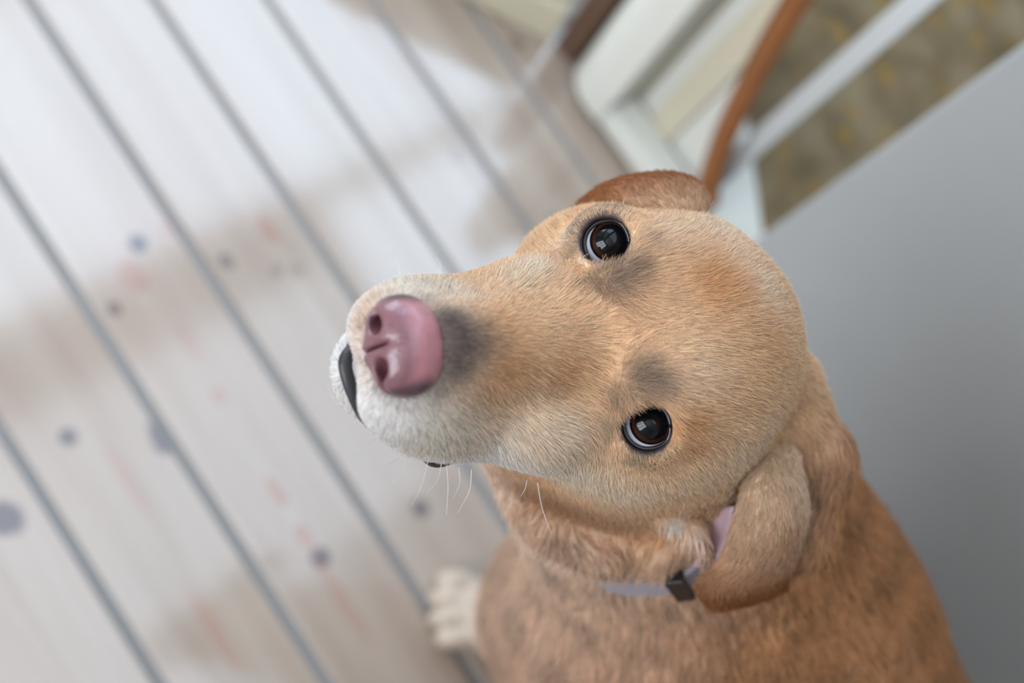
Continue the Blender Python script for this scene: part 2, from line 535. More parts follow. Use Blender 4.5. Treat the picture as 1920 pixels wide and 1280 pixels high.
def body_sdf(p):
    p = p.astype(np.float32)
    m = p.copy(); m[:, 0] = np.abs(m[:, 0])            # mirrored copy for the symmetric head
    # skull
    d = ell(p, (0, -4.1, -.2), (5.3, 5.4, 4.25))
    d = su(d, ell(p, (0, -6.9, .2), (3.2, 2.8, 2.7)), 1.6)
    d = su(d, ell(m, (2.2, -1.0, .95), (1.9, 2.6, 1.6)), 1.2)             # brow
    d = su(d, ell(m, (4.0, -4.0, -2.8), (2.3, 4.2, 3.4)), 1.4)            # cheek
    m[:, 0] = np.abs(p[:, 0] + .22)
    me_ = p.copy(); me_[:, 0] = np.abs(p[:, 0] + .38)
    d = su(d, ell(me_, (2.68, 1.0, -3.25), (1.5, 3.0, 2.2)), 1.4)         # below the eye
    # muzzle
    d = su(d, cone(p, (-.1, .6, -2.7), (-.1, 7.4, -3.4), 2.55, 1.9), 1.3)
    d = su(d, cone(p, (0, 1.2, -1.2), (0, 7.4, -2.1), 1.35, 1.2), 1.0)    # bridge
    d = su(d, ell(m, (1.3, 7.0, -4.0), (1.6, 2.6, 1.65)), .7)             # upper lips
    d = su(d, ell(m, (2.0, 4.3, -4.9), (1.45, 3.4, 2.1)), 1.0)
    d = su(d, ell(p, (-.05, 8.35, -4.05), (1.7, 1.05, .85)), .6)          # lip below the nose
    # lower jaw
    j = su(cone(p, (0, 0, -6.4), (0, 7.2, -6.1), 2.3, 1.2), ell(p, (-.2, 7.35, -6.1), (1.7, 1.5, .95)), .8)
    d = su(d, j, .3)
    # neck, trunk and legs (laid out in the world)
    W = lambda *a: w2h(a)
    n = cone(p, (0, -3.6, -3.4), W(8.6, 30.5, 49), 5.0, 7.2)
    n = su(n, cone(p, (0, -5.6, -2.2), W(10.5, 32.5, 48), 3.4, 6.2), 2)
    n = su(n, cone(p, (0, .5, -6.0), W(6.5, 26.5, 48), 2.4, 5.5), 2)       # throat
    n = su(n, cone(p, W(8.8, 30.5, 48), W(16, 32, 41), 7.8, 11.0), 2.5)
    n = su(n, cone(p, hp(1470, 720, 44.5), hp(1528, 860, 46.0), 1.5, 1.5), 1.2)    # ruff behind the near ear
    n = su(n, cone(p, hp(1528, 860, 46.0), hp(1500, 1000, 46.5), 1.5, 1.7), 1.2)
    d = su(d, n, 2.2)
    fo = [hp(*q) for q in ((985, 945, 45.4), (1040, 1000, 45.4), (1120, 1036, 45.4), (1225, 1050, 45.2))]
    for a_, b_ in zip(fo[:-1], fo[1:]):                                   # fold of the throat above the collar
        d = su(d, cone(p, a_, b_, .6, .6), 1.5)
    tg = [hp(*q) for q in ((1245, 965, 42.4), (1300, 1000, 43.0), (1322, 1030, 43.5))]
    for a_, b_ in zip(tg[:-1], tg[1:]):                                   # ridge in front of the ear opening
        d = su(d, cone(p, a_, b_, .42, .42), .5)
    t = cone(p, W(17, 31.5, 40), W(40, 35, 29), 12.2, 13.5)
    t = su(t, cone(p, W(40, 35, 29), W(58, 37, 15.5), 13.5, 14.2), 4)
    t = su(t, ell(p, W(13, 29, 34), (7.5, 7.5, 8.5)), 3)
    t = su(t, ell(p, W(20, 22.5, 36), (6, 6, 8)), 3)                       # near shoulder
    t = su(t, ell(p, W(22, 39, 35), (5, 5, 7)), 3)                         # far shoulder
    d = su(d, t, 4)
    for s_, px_ in ((1, 10.9), (-1, 15.0)):
        y0, y1 = (27, 33.2) if s_ == 1 else (40, 41.5)
        l = su(cone(p, W(20, y0, 30), W(21, y0 + 2, 20), 5.0, 3.6), cone(p, W(21, y0 + 2, 20), W(px_ + 4.5, y1, 7), 3.6, 2.4), 2)
        l = su(l, cone(p, W(px_ + 4.5, y1, 7), W(px_ + 3, y1, 3), 2.4, 2.6), 1.5)
        l = su(l, ell_world(p, (px_ + 1.2, y1 + .6, 2.4), (3.6, 3.0, 2.3)), 1.2)
        for q in (-1.5, -.5, .5, 1.5):
            fw_ = 2.0 + .7 * (1.5 - abs(q))
            l = su(l, ell_world(p, (px_ + .6 - .6 * fw_ + q * 1.45, y1 - .8 * fw_ - q * 1.1, 1.85), (2.2, 1.05, 1.8)), .25)
        d = su(d, l, 2)
    for s_ in (22.5, 50):
        h_ = su(cone(p, W(54, s_ + (3 if s_ < 30 else -3), 17), W(38, s_, 13), 10, 6.2), cone(p, W(38, s_, 12), W(50, s_ - 1, 4), 5, 3), 3)
        h_ = su(h_, cone(p, W(50, s_ - 1, 3), W(34, s_ - 1, 2.6), 2.8, 2.6), 2)
        d = su(d, h_, 3)
    # eye sockets
    for kx in ('right', 'left'):
        c, g = EYEC[kx], GAZE[kx]
        lid = ell(p, c + g * .1, (1.62, 1.62, 1.62))
        d = su(d, lid, .8)
        d = ss(d, cone(p, c + g * .6, c + g * 2.5, .90, 1.06), .22)
        d = np.maximum(d, -(np.sqrt(((p - c) ** 2).sum(1)) - (EYE_R + .04)))
    # seat for the nose leather
    d = ss(d, ell(p, (0, 9.55, -2.65), (1.5, 1.2, 1.2)), .3)
    return d


def ell_world(p, c, r):
    q = (p @ HW.T.astype(np.float32) + HO.astype(np.float32)) - np.asarray(c, np.float32)
    q = q @ np.array([[.6, -.8, 0], [.8, .6, 0], [0, 0, 1]], np.float32)      # long axis along the way the dog faces
    r = np.asarray(r, np.float32)
    k0 = np.sqrt(((q / r) ** 2).sum(1)); k1 = np.sqrt(((q / (r * r)) ** 2).sum(1)) + 1e-6
    return k0 * (k0 - 1) / k1


def surface_nets(sdf, xs, ys, zs, coarse=4, newton=2):
    nx, ny, nz = len(xs), len(ys), len(zs)
    ic = [np.unique(np.r_[np.arange(0, n, coarse), n - 1]) for n in (nx, ny, nz)]
    gx, gy, gz = np.meshgrid(xs[ic[0]], ys[ic[1]], zs[ic[2]], indexing='ij')
    dc = sdf(np.c_[gx.ravel(), gy.ravel(), gz.ravel()]).reshape(gx.shape)
    near = [np.clip(np.rint(np.arange(n) / coarse).astype(int), 0, len(i) - 1) for n, i in zip((nx, ny, nz), ic)]
    v = dc[np.ix_(*near)].astype(np.float32)
    step = [np.gradient(a) for a in (xs, ys, zs)]
    reach = coarse * np.maximum(np.maximum(step[0][:, None, None], step[1][None, :, None]), step[2][None, None, :]) * 1.3 + .6
    idx = np.argwhere(np.abs(v) < reach)
    P = np.c_[xs[idx[:, 0]], ys[idx[:, 1]], zs[idx[:, 2]]].astype(np.float32)
    out = np.empty(len(P), np.float32)
    for s in range(0, len(P), 400000):
        out[s:s + 400000] = sdf(P[s:s + 400000])
    v[idx[:, 0], idx[:, 1], idx[:, 2]] = out
    ins = v < 0
    cellmix = np.zeros((nx - 1, ny - 1, nz - 1), np.int8)
    for dx in (0, 1):
        for dy in (0, 1):
            for dz in (0, 1):
                cellmix += ins[dx:nx - 1 + dx, dy:ny - 1 + dy, dz:nz - 1 + dz]
    act = np.argwhere((cellmix > 0) & (cellmix < 8))
    ident = -np.ones(cellmix.shape, np.int64)
    ident[act[:, 0], act[:, 1], act[:, 2]] = np.arange(len(act))
    acc = np.zeros((len(act), 3)); cnt = np.zeros(len(act))
    corners = [(a, b, c) for a in (0, 1) for b in (0, 1) for c in (0, 1)]
    G = (xs, ys, zs)
    for a in corners:
        for b in corners:
            if sum(abs(i - j) for i, j in zip(a, b)) != 1 or a > b: continue
            A = act + a; B = act + b
            va, vb = v[tuple(A.T)], v[tuple(B.T)]
            m = (va < 0) != (vb < 0)
            t = np.where(m, va / np.where(m, va - vb, 1), 0)
            pa = np.c_[xs[A[:, 0]], ys[A[:, 1]], zs[A[:, 2]]]; pb = np.c_[xs[B[:, 0]], ys[B[:, 1]], zs[B[:, 2]]]
            acc += np.where(m[:, None], pa + (pb - pa) * t[:, None], 0); cnt += m
    V = acc / cnt[:, None]
    quads = []
    for ax in range(3):
        o1, o2 = [(1, 2), (2, 0), (0, 1)][ax]
        sl0 = [slice(None)] * 3; sl1 = [slice(None)] * 3
        sl0[ax] = slice(0, -1); sl1[ax] = slice(1, None)
        e = np.argwhere(ins[tuple(sl0)] != ins[tuple(sl1)])
        ok = (e[:, o1] > 0) & (e[:, o2] > 0) & (e[:, o1] < v.shape[o1] - 1) & (e[:, o2] < v.shape[o2] - 1)
        e = e[ok]
        flip = ~ins[tuple(e.T)]
        q = []
        for d1, d2 in ((-1, -1), (0, -1), (0, 0), (-1, 0)):
            c = e.copy(); c[:, o1] += d1; c[:, o2] += d2
            q.append(ident[tuple(c.T)])
        q = np.stack(q, 1)
        q[flip] = q[flip][:, ::-1]
        quads.append(q)
    Q = np.vstack(quads)
    Q = Q[(Q >= 0).all(1)]
    for _ in range(newton):
        f0, g = grad(sdf, V, .02)
        V = V - np.clip(f0 / np.maximum((g * g).sum(1), .2), -.3, .3)[:, None] * g
    return V, Q


def grad(sdf, V, e):
    V = V.astype(np.float32)
    f0 = sdf(V)
    g = np.stack([(sdf(V + np.eye(3, dtype=np.float32)[i] * e) - sdf(V - np.eye(3, dtype=np.float32)[i] * e)) / (2 * e) for i in range(3)], 1)
    return f0.astype(float), g.astype(float)


def axis_grid(lo, fa, fb, hi, fine, coarse):
    a = np.arange(fa, fb, fine)
    up, x, s = [], a[-1], fine
    while x < hi:
        s = min(s * 1.25, coarse); x += s; up.append(x)
    dn_, x, s = [], a[0], fine
    while x > lo:
        s = min(s * 1.25, coarse); x -= s; dn_.append(x)
    return np.r_[dn_[::-1], a, up]


ends = w2h(np.array([[x, y, z] for x in (2, 76) for y in (8, 62) for z in (-1, 60)]))
lo = ends.min(0) - 1; hi = ends.max(0) + 1
lo = np.minimum(lo, -12); hi = np.maximum(hi, 13)
FINE = .17
xs = axis_grid(max(lo[0], -75), -7.4, 7.4, min(hi[0], 40), FINE, .7)
ys = axis_grid(max(lo[1], -80), -11, 10.6, min(hi[1], 40), FINE, .7)
zs = axis_grid(max(lo[2], -80), -8.2, 5.6, min(hi[2], 14), FINE, .7)
BV, BF = surface_nets(body_sdf, xs, ys, zs)
_, BN = grad(body_sdf, BV, .04)
BN /= np.linalg.norm(BN, axis=1)[:, None] + 1e-9
BVH = BVHTree.FromPolygons(BV.tolist(), BF.tolist())


def surf(px, py):
    """point of the body surface (head frame) seen at this place"""
    o = w2h([0, 0, CAM_H]); d = w2h(px_to_world(px, py, 50)) - o
    r = BVH.ray_cast(Vector(o), Vector(d).normalized())
    return np.array(r[0]) if r[0] is not None else None



# ---- dog materials
def mat_skin(name, attr='fcol', rough=.55):
    t = NT(name)
    a = t.n('ShaderNodeAttribute', attribute_name=attr)
    t.link(a.outputs['Color'], t.b.inputs['Base Color'])
    t.b.inputs['Roughness'].default_value = rough
    tc = t.n('ShaderNodeTexCoord')
    t.bump(t.noise(tc.outputs['Object'], 500, 2), .3, .0005)
    return t.m


def mat_hair(name, rough=.40, trans=.38):
    t = NT(name)
    a = t.n('ShaderNodeAttribute', attribute_name='hcol')
    t.link(a.outputs['Color'], t.b.inputs['Base Color'])
    t.b.inputs['Roughness'].default_value = rough
    t.b.inputs['Specular IOR Level'].default_value = .35
    tr = t.n('ShaderNodeBsdfTranslucent')
    t.link(a.outputs['Color'], tr.inputs['Color'])
    mx = t.n('ShaderNodeMixShader')
    mx.inputs[0].default_value = trans
    t.link(t.b.outputs[0], mx.inputs[1]); t.link(tr.outputs[0], mx.inputs[2])
    t.link(mx.outputs[0], t.t.nodes['Material Output'].inputs[0])
    return t.m


def mat_nose():
    t = NT('nose_leather')
    a = t.n('ShaderNodeAttribute', attribute_name='fcol')
    tc = t.n('ShaderNodeTexCoord')
    nz = t.noise(tc.outputs['Object'], 260, 3)
    c = t.mix(t.math('MULTIPLY', nz, .35), a.outputs['Color'], srgb(.45, .27, .31))
    t.link(c, t.b.inputs['Base Color'])
    t.b.inputs['Roughness'].default_value = .33
    t.b.inputs['Coat Weight'].default_value = .5
    t.b.inputs['Coat Roughness'].default_value = .18
    vo = t.n('ShaderNodeTexVoronoi'); vo.inputs['Scale'].default_value = 900
    t.link(tc.outputs['Object'], vo.inputs['Vector'])
    t.bump(vo.outputs['Distance'], .35, .0004)
    return t.m


def mat_eye():
    t = NT('eye_ball')
    tc = t.n('ShaderNodeTexCoord')
    sp = t.n('ShaderNodeSeparateXYZ')
    t.link(tc.outputs['Object'], sp.inputs[0])
    r = t.math('SQRT', t.math('ADD', t.math('MULTIPLY', sp.outputs[0], sp.outputs[0]), t.math('MULTIPLY', sp.outputs[1], sp.outputs[1])))
    an = t.math('ARCTAN2', sp.outputs[1], sp.outputs[0])
    cb = t.n('ShaderNodeCombineXYZ'); t.link(t.math('MULTIPLY', an, 9.0), cb.inputs[0]); t.link(t.math('MULTIPLY', r, 1.5), cb.inputs[1])
    fib = t.noise(cb.outputs[0], 2.0, 3)
    iris = t.mix(fib, srgb(.12, .06, .04), srgb(.27, .14, .08))
    rr = t.math('DIVIDE', r, EYE_R)
    f1 = t.ramp(rr, [(.50, 0.0), (.55, 1.0)])
    c = t.mix(f1, srgb(.02, .03, .05), iris)
    f2 = t.ramp(rr, [(.60, 0.0), (.64, 1.0)])
    c = t.mix(f2, c, srgb(.03, .02, .02))
    f3 = t.ramp(rr, [(.665, 0.0), (.70, 1.0)])
    c = t.mix(f3, c, srgb(.78, .80, .86))
    f4 = t.ramp(rr, [(.80, 0.0), (.92, 1.0)])
    c = t.mix(f4, c, srgb(.30, .18, .14))
    t.link(c, t.b.inputs['Base Color'])
    t.b.inputs['Roughness'].default_value = .18
    t.b.inputs['Coat Weight'].default_value = 1.0
    t.b.inputs['Coat Roughness'].default_value = .015
    t.b.inputs['Coat IOR'].default_value = 1.36
    t.b.inputs['Specular IOR Level'].default_value = .05
    return t.m


M_SKIN = mat_skin('dog_skin')
M_HAIR = mat_hair('dog_fur')
M_NOSE = mat_nose()
M_EYE = mat_eye()
M_LID = mat_plain('dark_wet_skin', (.14, .10, .11), .3, .3, scale=200, coat=.4, bump=.2)
M_LIP = mat_plain('dark_lip_skin', (.13, .12, .14), .35, .3, scale=200, coat=.3, bump=.3)
M_INNER = mat_plain('inner_ear_skin', (.66, .55, .58), .4, .2, scale=120, coat=.1)

# ---- colour of the coat: blobs on the surface
TAN = srgb(.96, .815, .665); CREAM_ = srgb(.97, .93, .88); ORANGE = srgb(.88, .66, .43); RUST = srgb(.70, .51, .35)
GREYB = srgb(.50, .43, .39); DARKG = srgb(.34, .29, .30); PINK = srgb(.98, .88, .79); WHITE_ = srgb(.98, .96, .95)
BLOBS = []
for px, py, r, c, st in [
    (860, 640, .95, DARKG, .85), (838, 600, .6, DARKG, .7), (850, 690, .55, DARKG, .7), (905, 640, .8, GREYB, .55),
    (815, 735, .35, DARKG, .7), (770, 760, .35, DARKG, .55), (715, 735, .3, GREYB, .5), (790, 562, .4, DARKG, .5),
    (1150, 520, .75, GREYB, .75), (1185, 500, .55, GREYB, .6), (1105, 535, .7, GREYB, .5), (1075, 470, .6, GREYB, .45), (1215, 450, .5, GREYB, .4),
    (1195, 705, .75, GREYB, .8), (1230, 715, .55, GREYB, .5), (1150, 735, .5, GREYB, .6), (1140, 790, .6, GREYB, .5), (1190, 860, .5, GREYB, .55),
    (740, 800, 1.6, WHITE_, .95), (690, 770, 1.2, WHITE_, .95), (830, 820, 1.5, CREAM_, .9), (920, 850, 1.6, WHITE_, .85), (1000, 880, 1.4, WHITE_, .8),
    (1080, 890, 1.6, CREAM_, .7), (1180, 925, 1.4, CREAM_, .55), (850, 545, 1.2, CREAM_, .6), (760, 540, 1.2, CREAM_, .8), (960, 520, 1.0, CREAM_, .4),
    (1060, 440, .8, CREAM_, .5), (1000, 500, .8, CREAM_, .5), (1060, 820, 1.2, CREAM_, .4), (1000, 760, 1.3, CREAM_, .35),
    (1330, 530, 1.3, ORANGE, .8), (1390, 540, .9, ORANGE, .6), (1250, 580, 1.0, TAN, .6), (1290, 790, .7, ORANGE, .7), (1300, 840, .7, ORANGE, .45), (1050, 700, 1.0, ORANGE, .35),
    (950, 690, .9, ORANGE, .45), (930, 610, .8, ORANGE, .3), (1200, 410, .5, ORANGE, .4),
    (1350, 430, 2.0, PINK, .8), (1430, 540, 1.3, PINK, .7), (1250, 430, 1.2, PINK, .6), (1400, 850, 2.2, PINK, .75), (1300, 900, 1.5, PINK, .5), (1300, 700, 1.2, PINK, .4), (1450, 740, 1.3, TAN, .6), (1440, 640, 1.2, ORANGE, .3),
    (1060, 965, 2.2, RUST, .65), (1150, 1000, 2.2, RUST, .55), (1010, 930, 1.8, RUST, .6), (1230, 1010, 1.4, ORANGE, .5),  # darker rust and orange between cheek and throat fold
    (1262, 980, .5, WHITE_, .8), (1305, 1005, .4, WHITE_, .6), (1310, 960, .7, RUST, .7),
]:
    q = surf(px, py)
    if q is not None: BLOBS.append((q, r, c, st))


def coat(P):
    """colour of the coat at points P (head frame)"""
    P = np.asarray(P, float)
    Wd = h2w(P)
    c = np.repeat(TAN[None], len(P), 0)
    # behind the head the coat turns to rust along the neck and back, paler on the chest
    dh = np.linalg.norm((P - [0, -3.5, -1.5]) / [6.6, 9.5, 6.6], axis=1)
    f = np.clip((dh - .98) / .35, 0, 1)
    front = np.clip((Wd @ np.array([-.75, -.66, 0]) + 28.5) / 12, 0, 1)
    bodyc = RUST[None] * (1 - front)[:, None] + srgb(.90, .81, .74)[None] * front[:, None]
    c = c * (1 - f)[:, None] + bodyc * f[:, None]
    low = .75 * np.clip((9 - Wd[:, 2]) / 4, 0, 1) * (Wd[:, 0] < 30)
    c = c * (1 - low)[:, None] + srgb(.86, .81, .75)[None] * low[:, None]
    chin = np.clip((-3.6 - P[:, 2]) / 1.2, 0, 1) * np.clip((P[:, 1] - 1.0) / 2, 0, 1)
    c = c * (1 - chin)[:, None] + WHITE_[None] * chin[:, None]
    for q, r, col, st in BLOBS:
        k = st * np.exp(-((P - q) ** 2).sum(1) / (r * r))[:, None]
        c = c * (1 - k) + col[None] * k
    de = np.minimum(*(np.linalg.norm(P - EYEC[kx], axis=1) for kx in EYEC))
    k = .85 * np.clip((EYE_R + .56 - de) / .2, 0, 1)[:, None]
    c = c * (1 - k) + DARKG[None] * k
    return c


dog = empty('dog')
dog.location = Vector((.30, .34, 0))
tag(dog, 'yellow short-haired dog with a pink nose sitting on the planks and looking up', 'dog')


def dog_part(o):
    o.parent = dog
    o.matrix_parent_inverse = Matrix.Translation(-dog.location)
    return o


def set_cols(o, cols, name='fcol'):
    at = o.data.attributes.new(name, 'FLOAT_COLOR', 'POINT')
    at.data.foreach_set('color', np.c_[cols, np.ones(len(cols))].astype(np.float32).ravel())


body = dog_part(mesh_obj('body', h2w(BV), BF, M_SKIN, None, True))
_de = np.minimum(*(np.linalg.norm(BV - EYEC[kx], axis=1) for kx in EYEC))
_k = np.clip((EYE_R + .75 - _de) / .25, 0, 1)[:, None]
set_cols(body, coat(BV) * .8 * (1 - _k) + DARKG[None] * .6 * _k)          # dark bare skin of the lids


# ---- nose leather
def nose_sdf(p):
    p = p.astype(np.float32)
    m = p.copy(); m[:, 0] = np.abs(m[:, 0])
    d = ell(p, (0, 8.95, -2.25), (1.62, 1.15, 1.1))
    d = su(d, ell(m, (.82, 9.25, -2.6), (.8, .82, .85)), .5)
    d = su(d, ell(p, (0, 9.45, -3.0), (.75, .6, .8)), .4)
    d = ss(d, cone(m, (.64, 10.35, -2.5), (.98, 9.2, -2.78), .36, .25), .14)
    d = ss(d, cone(m, (.95, 10.0, -2.7), (1.75, 9.55, -2.95), .17, .10), .12)
    d = ss(d, ell(p, (0, 10.1, -3.1), (.05, .5, 1.0)), .2)
    return d


NV, NF = surface_nets(nose_sdf, np.arange(-2.1, 2.1, .055), np.arange(7.5, 10.6, .055), np.arange(-4.1, -.9, .055), newton=1)
nose = dog_part(mesh_obj('nose', h2w(NV), NF, M_NOSE, None, True))
nose['label'] = 'pink nose leather with dark rim and nostrils'
am = np.abs(NV[:, 0])
pink = srgb(.72, .47, .49); purp = srgb(.26, .20, .24)
rim = np.clip((am - 1.15) / .35, 0, 1)
rim = np.maximum(rim, np.clip((-2.75 - NV[:, 2]) / .5, 0, 1) * np.clip((am - .45) / .5, 0, 1))
rim = np.maximum(rim, np.clip((8.55 - NV[:, 1]) / .3, 0, 1) * .8)
rim = np.maximum(rim, np.clip((-3.35 - NV[:, 2]) / .3, 0, 1))
for sx in (-1, 1):
    rim = np.maximum(rim, np.exp(-((NV - [sx * .85, 9.75, -2.68]) ** 2).sum(1) / .09) * .75)
    rim = np.maximum(rim, np.exp(-((NV - [sx * .95, 9.2, -2.75]) ** 2).sum(1) / .12) * 1.0)
rim = np.maximum(rim, np.clip((NV[:, 1] - 9.35) / .6, 0, .65))
rim = np.clip(rim + .05 * np.sin(NV[:, 0] * 7 + 3 * NV[:, 1]) * np.sin(NV[:, 2] * 9), 0, 1)
set_cols(nose, pink[None] * (1 - rim)[:, None] + purp[None] * rim[:, None])

# ---- lips: a dark band along the mouth
lc = np.array([(-3.15, 2.9, -6.35), (-3.42, 4.4, -6.35), (-3.15, 5.6, -6.15), (-2.72, 7.1, -5.8), (-1.98, 8.4, -5.45), (-1.0, 9.15, -5.18), (0, 9.42, -5.05)])
lc = np.vstack([lc, [(.6, 9.05, -4.95), (1.3, 8.5, -5.2), (2.0, 7.2, -5.5), (2.4, 5.6, -5.6)]])
lcp = catmull(lc, 60)
lt = np.linspace(0, 1, 60)
lr = np.interp(lt, [0, .06, .13, .22, .30, .42, .62, .72, .85, 1], [.08, .28, .34, .12, .10, .24, .25, .2, .12, .08])
lip = dog_part(sweep('lip', h2w(lcp), [(q, q * .9) for q in lr], M_LIP, None, 12))

# ---- eyes with their lids
import bmesh
for kx in ('right', 'left'):
    c, g = EYEC[kx], GAZE[kx]
    ix = w2h(HO + xr) - w2h(HO); iy = w2h(HO + yd) - w2h(HO)
    look = g + ix * .17 - iy * .10; look /= np.linalg.norm(look)
    bm = bmesh.new()
    bmesh.ops.create_uvsphere(bm, u_segments=48, v_segments=32, radius=EYE_R)
    for v_ in bm.verts:                                # slight bulge of the cornea
        rr = math.hypot(v_.co.x, v_.co.y) / EYE_R
        if v_.co.z > 0 and rr < .72: v_.co.z += .10 * math.cos(rr / .72 * math.pi / 2) ** 1.2
    me = bpy.data.meshes.new('eye')
    bm.to_mesh(me); bm.free()
    me.polygons.foreach_set('use_smooth', [True] * len(me.polygons))
    me.materials.append(M_EYE)
    o = bpy.data.objects.new('eye', me)
    COL.objects.link(o)
    zw = HW @ look; xw = HW @ (ix - look * (ix @ look)); xw /= np.linalg.norm(xw); yw = np.cross(zw, xw)
    loc = h2w(c) * S
    mw = Matrix(((xw[0], yw[0], zw[0], loc[0]), (xw[1], yw[1], zw[1], loc[1]), (xw[2], yw[2], zw[2], loc[2]), (0, 0, 0, 1))) @ Matrix.Diagonal((S, S, S, 1))
    o.parent = dog
    o.matrix_parent_inverse = Matrix.Translation(-dog.location)
    o.matrix_basis = mw
    o['label'] = 'glossy dark brown eye'
    # lid ring
    e1 = ix - g * (ix @ g); e1 /= np.linalg.norm(e1)
    e2 = iy - g * (iy @ g) - e1 * (iy @ e1); e2 /= np.linalg.norm(e2)
    inner = math.atan2(-.62, -.78) if kx == 'left' else math.atan2(.85, -.5)
    outer = inner + math.pi
    pts, sz = [], []
    for q in range(49):
        ph = 2 * math.pi * q / 48
        di = math.atan2(math.sin(ph - inner), math.cos(ph - inner)); do = math.atan2(math.sin(ph - outer), math.cos(ph - outer))
        r = .86 + .20 * math.exp(-di * di / .09) + .07 * math.exp(-do * do / .2)
        th = math.asin(min(r / (EYE_R + .06), .98))
        pts.append(c + (EYE_R + .06) * (math.cos(th) * g + math.sin(th) * (math.cos(ph) * e1 + math.sin(ph) * e2)))
        sz.append((.095, .095))
    ring = sweep('eyelid', h2w(np.array(pts)), sz, M_LID, None, 10, upv=tuple(HW @ g))
    dog_part(ring)


# ---- ears: thick folded flaps through a net of control points
def patch(ctrl, nu, nv):
    C = np.array([[hp(*q) for q in row] for row in ctrl])
    A = np.stack([catmull(C[:, j], nu) for j in range(C.shape[1])], 1)
    return np.stack([catmull(A[i], nv) for i in range(nu)], 0)


def flap(name, ctrl, nu, nv, thick):
    G = patch(ctrl, nu, nv)
    du = np.gradient(G, axis=0); dv = np.gradient(G, axis=1)
    N = np.cross(du, dv); N /= np.linalg.norm(N, axis=2)[..., None] + 1e-9
    view = w2h([0, 0, CAM_H]) - G.reshape(-1, 3).mean(0)
    if (N[:, 0].mean(0) @ view) < 0: N = -N; sgn = -1
    else: sgn = 1
    u = np.linspace(0, 1, nu)[:, None]; v = np.linspace(0, 1, nv)[None]
    th = thick * np.clip(np.minimum(np.minimum(u, 1 - u) * 6, (1 - v) * 6), .12, 1) ** .5
    A = G + N * th[..., None] / 2; B = G - N * th[..., None] / 2
    V = np.vstack([A.reshape(-1, 3), B.reshape(-1, 3)])
    F = []
    idx = lambda i, j: i * nv + j
    n = nu * nv
    for i in range(nu - 1):
        for j in range(nv - 1):
            F.append((idx(i, j), idx(i + 1, j), idx(i + 1, j + 1), idx(i, j + 1)))
            F.append((n + idx(i, j), n + idx(i, j + 1), n + idx(i + 1, j + 1), n + idx(i + 1, j)))
    rim_ = [idx(i, 0) for i in range(nu)] + [idx(nu - 1, j) for j in range(1, nv)] + [idx(i, nv - 1) for i in range(nu - 2, -1, -1)] + [idx(0, j) for j in range(nv - 2, 0, -1)]
    for a_, b_ in zip(rim_, rim_[1:] + rim_[:1]):
        F.append((a_, n + a_, n + b_, b_))
    if sgn < 0: F = [f[::-1] for f in F]
    o = dog_part(mesh_obj(name, h2w(V), F, M_SKIN, None, True))
    VN = np.vstack([N.reshape(-1, 3), -N.reshape(-1, 3)])
    flow = np.vstack([dv.reshape(-1, 3)] * 2)
    flow /= np.linalg.norm(flow, axis=1)[:, None] + 1e-9
    return o, V, np.array([f for f in F if len(f) == 4]), VN, flow, n


EAR_R = [[(1225, 425, 40.6), (1203, 403, 39.8), (1130, 378, 41.2), (1078, 402, 43.5), (1030, 455, 46)],
         [(1262, 420, 40.6), (1250, 392, 39.9), (1195, 346, 41.5), (1130, 362, 44.5), (1060, 445, 49)],
         [(1296, 415, 41.0), (1294, 385, 40.4), (1285, 342, 42), (1235, 350, 46), (1150, 450, 52)],
         [(1318, 415, 41.6), (1324, 392, 41.2), (1328, 375, 42.5), (1300, 385, 47), (1230, 470, 53)]]
EAR_L = [[(1402, 870, 42.6), (1390, 920, 41.5), (1370, 995, 42.0), (1345, 1052, 42.6), (1308, 1088, 43.2), (1318, 1118, 44.6)],
         [(1432, 850, 43.2), (1428, 905, 41.2), (1425, 985, 41.0), (1402, 1050, 41.6), (1348, 1105, 42.4), (1345, 1138, 44.4)],
         [(1466, 832, 44.0), (1466, 885, 41.8), (1478, 958, 40.9), (1458, 1030, 41.5), (1410, 1092, 42.4), (1412, 1126, 44.8)],
         [(1500, 830, 45.4), (1502, 880, 43.2), (1512, 955, 42.6), (1494, 1035, 43.2), (1482, 1068, 43.8), (1476, 1100, 45.2)]]
INNER = [[(1325, 955, 43.4), (1318, 1010, 43.8), (1298, 1062, 44.2)], [(1355, 950, 42.9), (1348, 1008, 43.4), (1328, 1064, 43.8)], [(1378, 948, 42.2), (1368, 1003, 42.6), (1347, 1060, 43.2)]]
ear_data = []
for ctrl, c_base, c_out, c_in, gain in ((EAR_R, srgb(.92, .80, .66), srgb(.60, .38, .22), srgb(.60, .38, .22), 2.2), (EAR_L, srgb(.94, .84, .72), srgb(.60, .38, .22), srgb(.60, .37, .21), 1.15)):
    o, V, F, N, fl, n = flap('ear', ctrl, 22, 26, .55)
    tv = np.clip(np.tile(np.tile(np.linspace(0, 1, 26), 22), 2)[:, None] * gain, 0, 1)
    cols = c_base[None] * (1 - tv) + c_out[None] * tv
    cols[n:] = c_in
    set_cols(o, cols * .85)
    ear_data.append((V, F, N, fl, cols))

o = flap('inner_ear', INNER, 10, 12, .3)[0]
o.data.materials.clear(); o.data.materials.append(M_INNER)

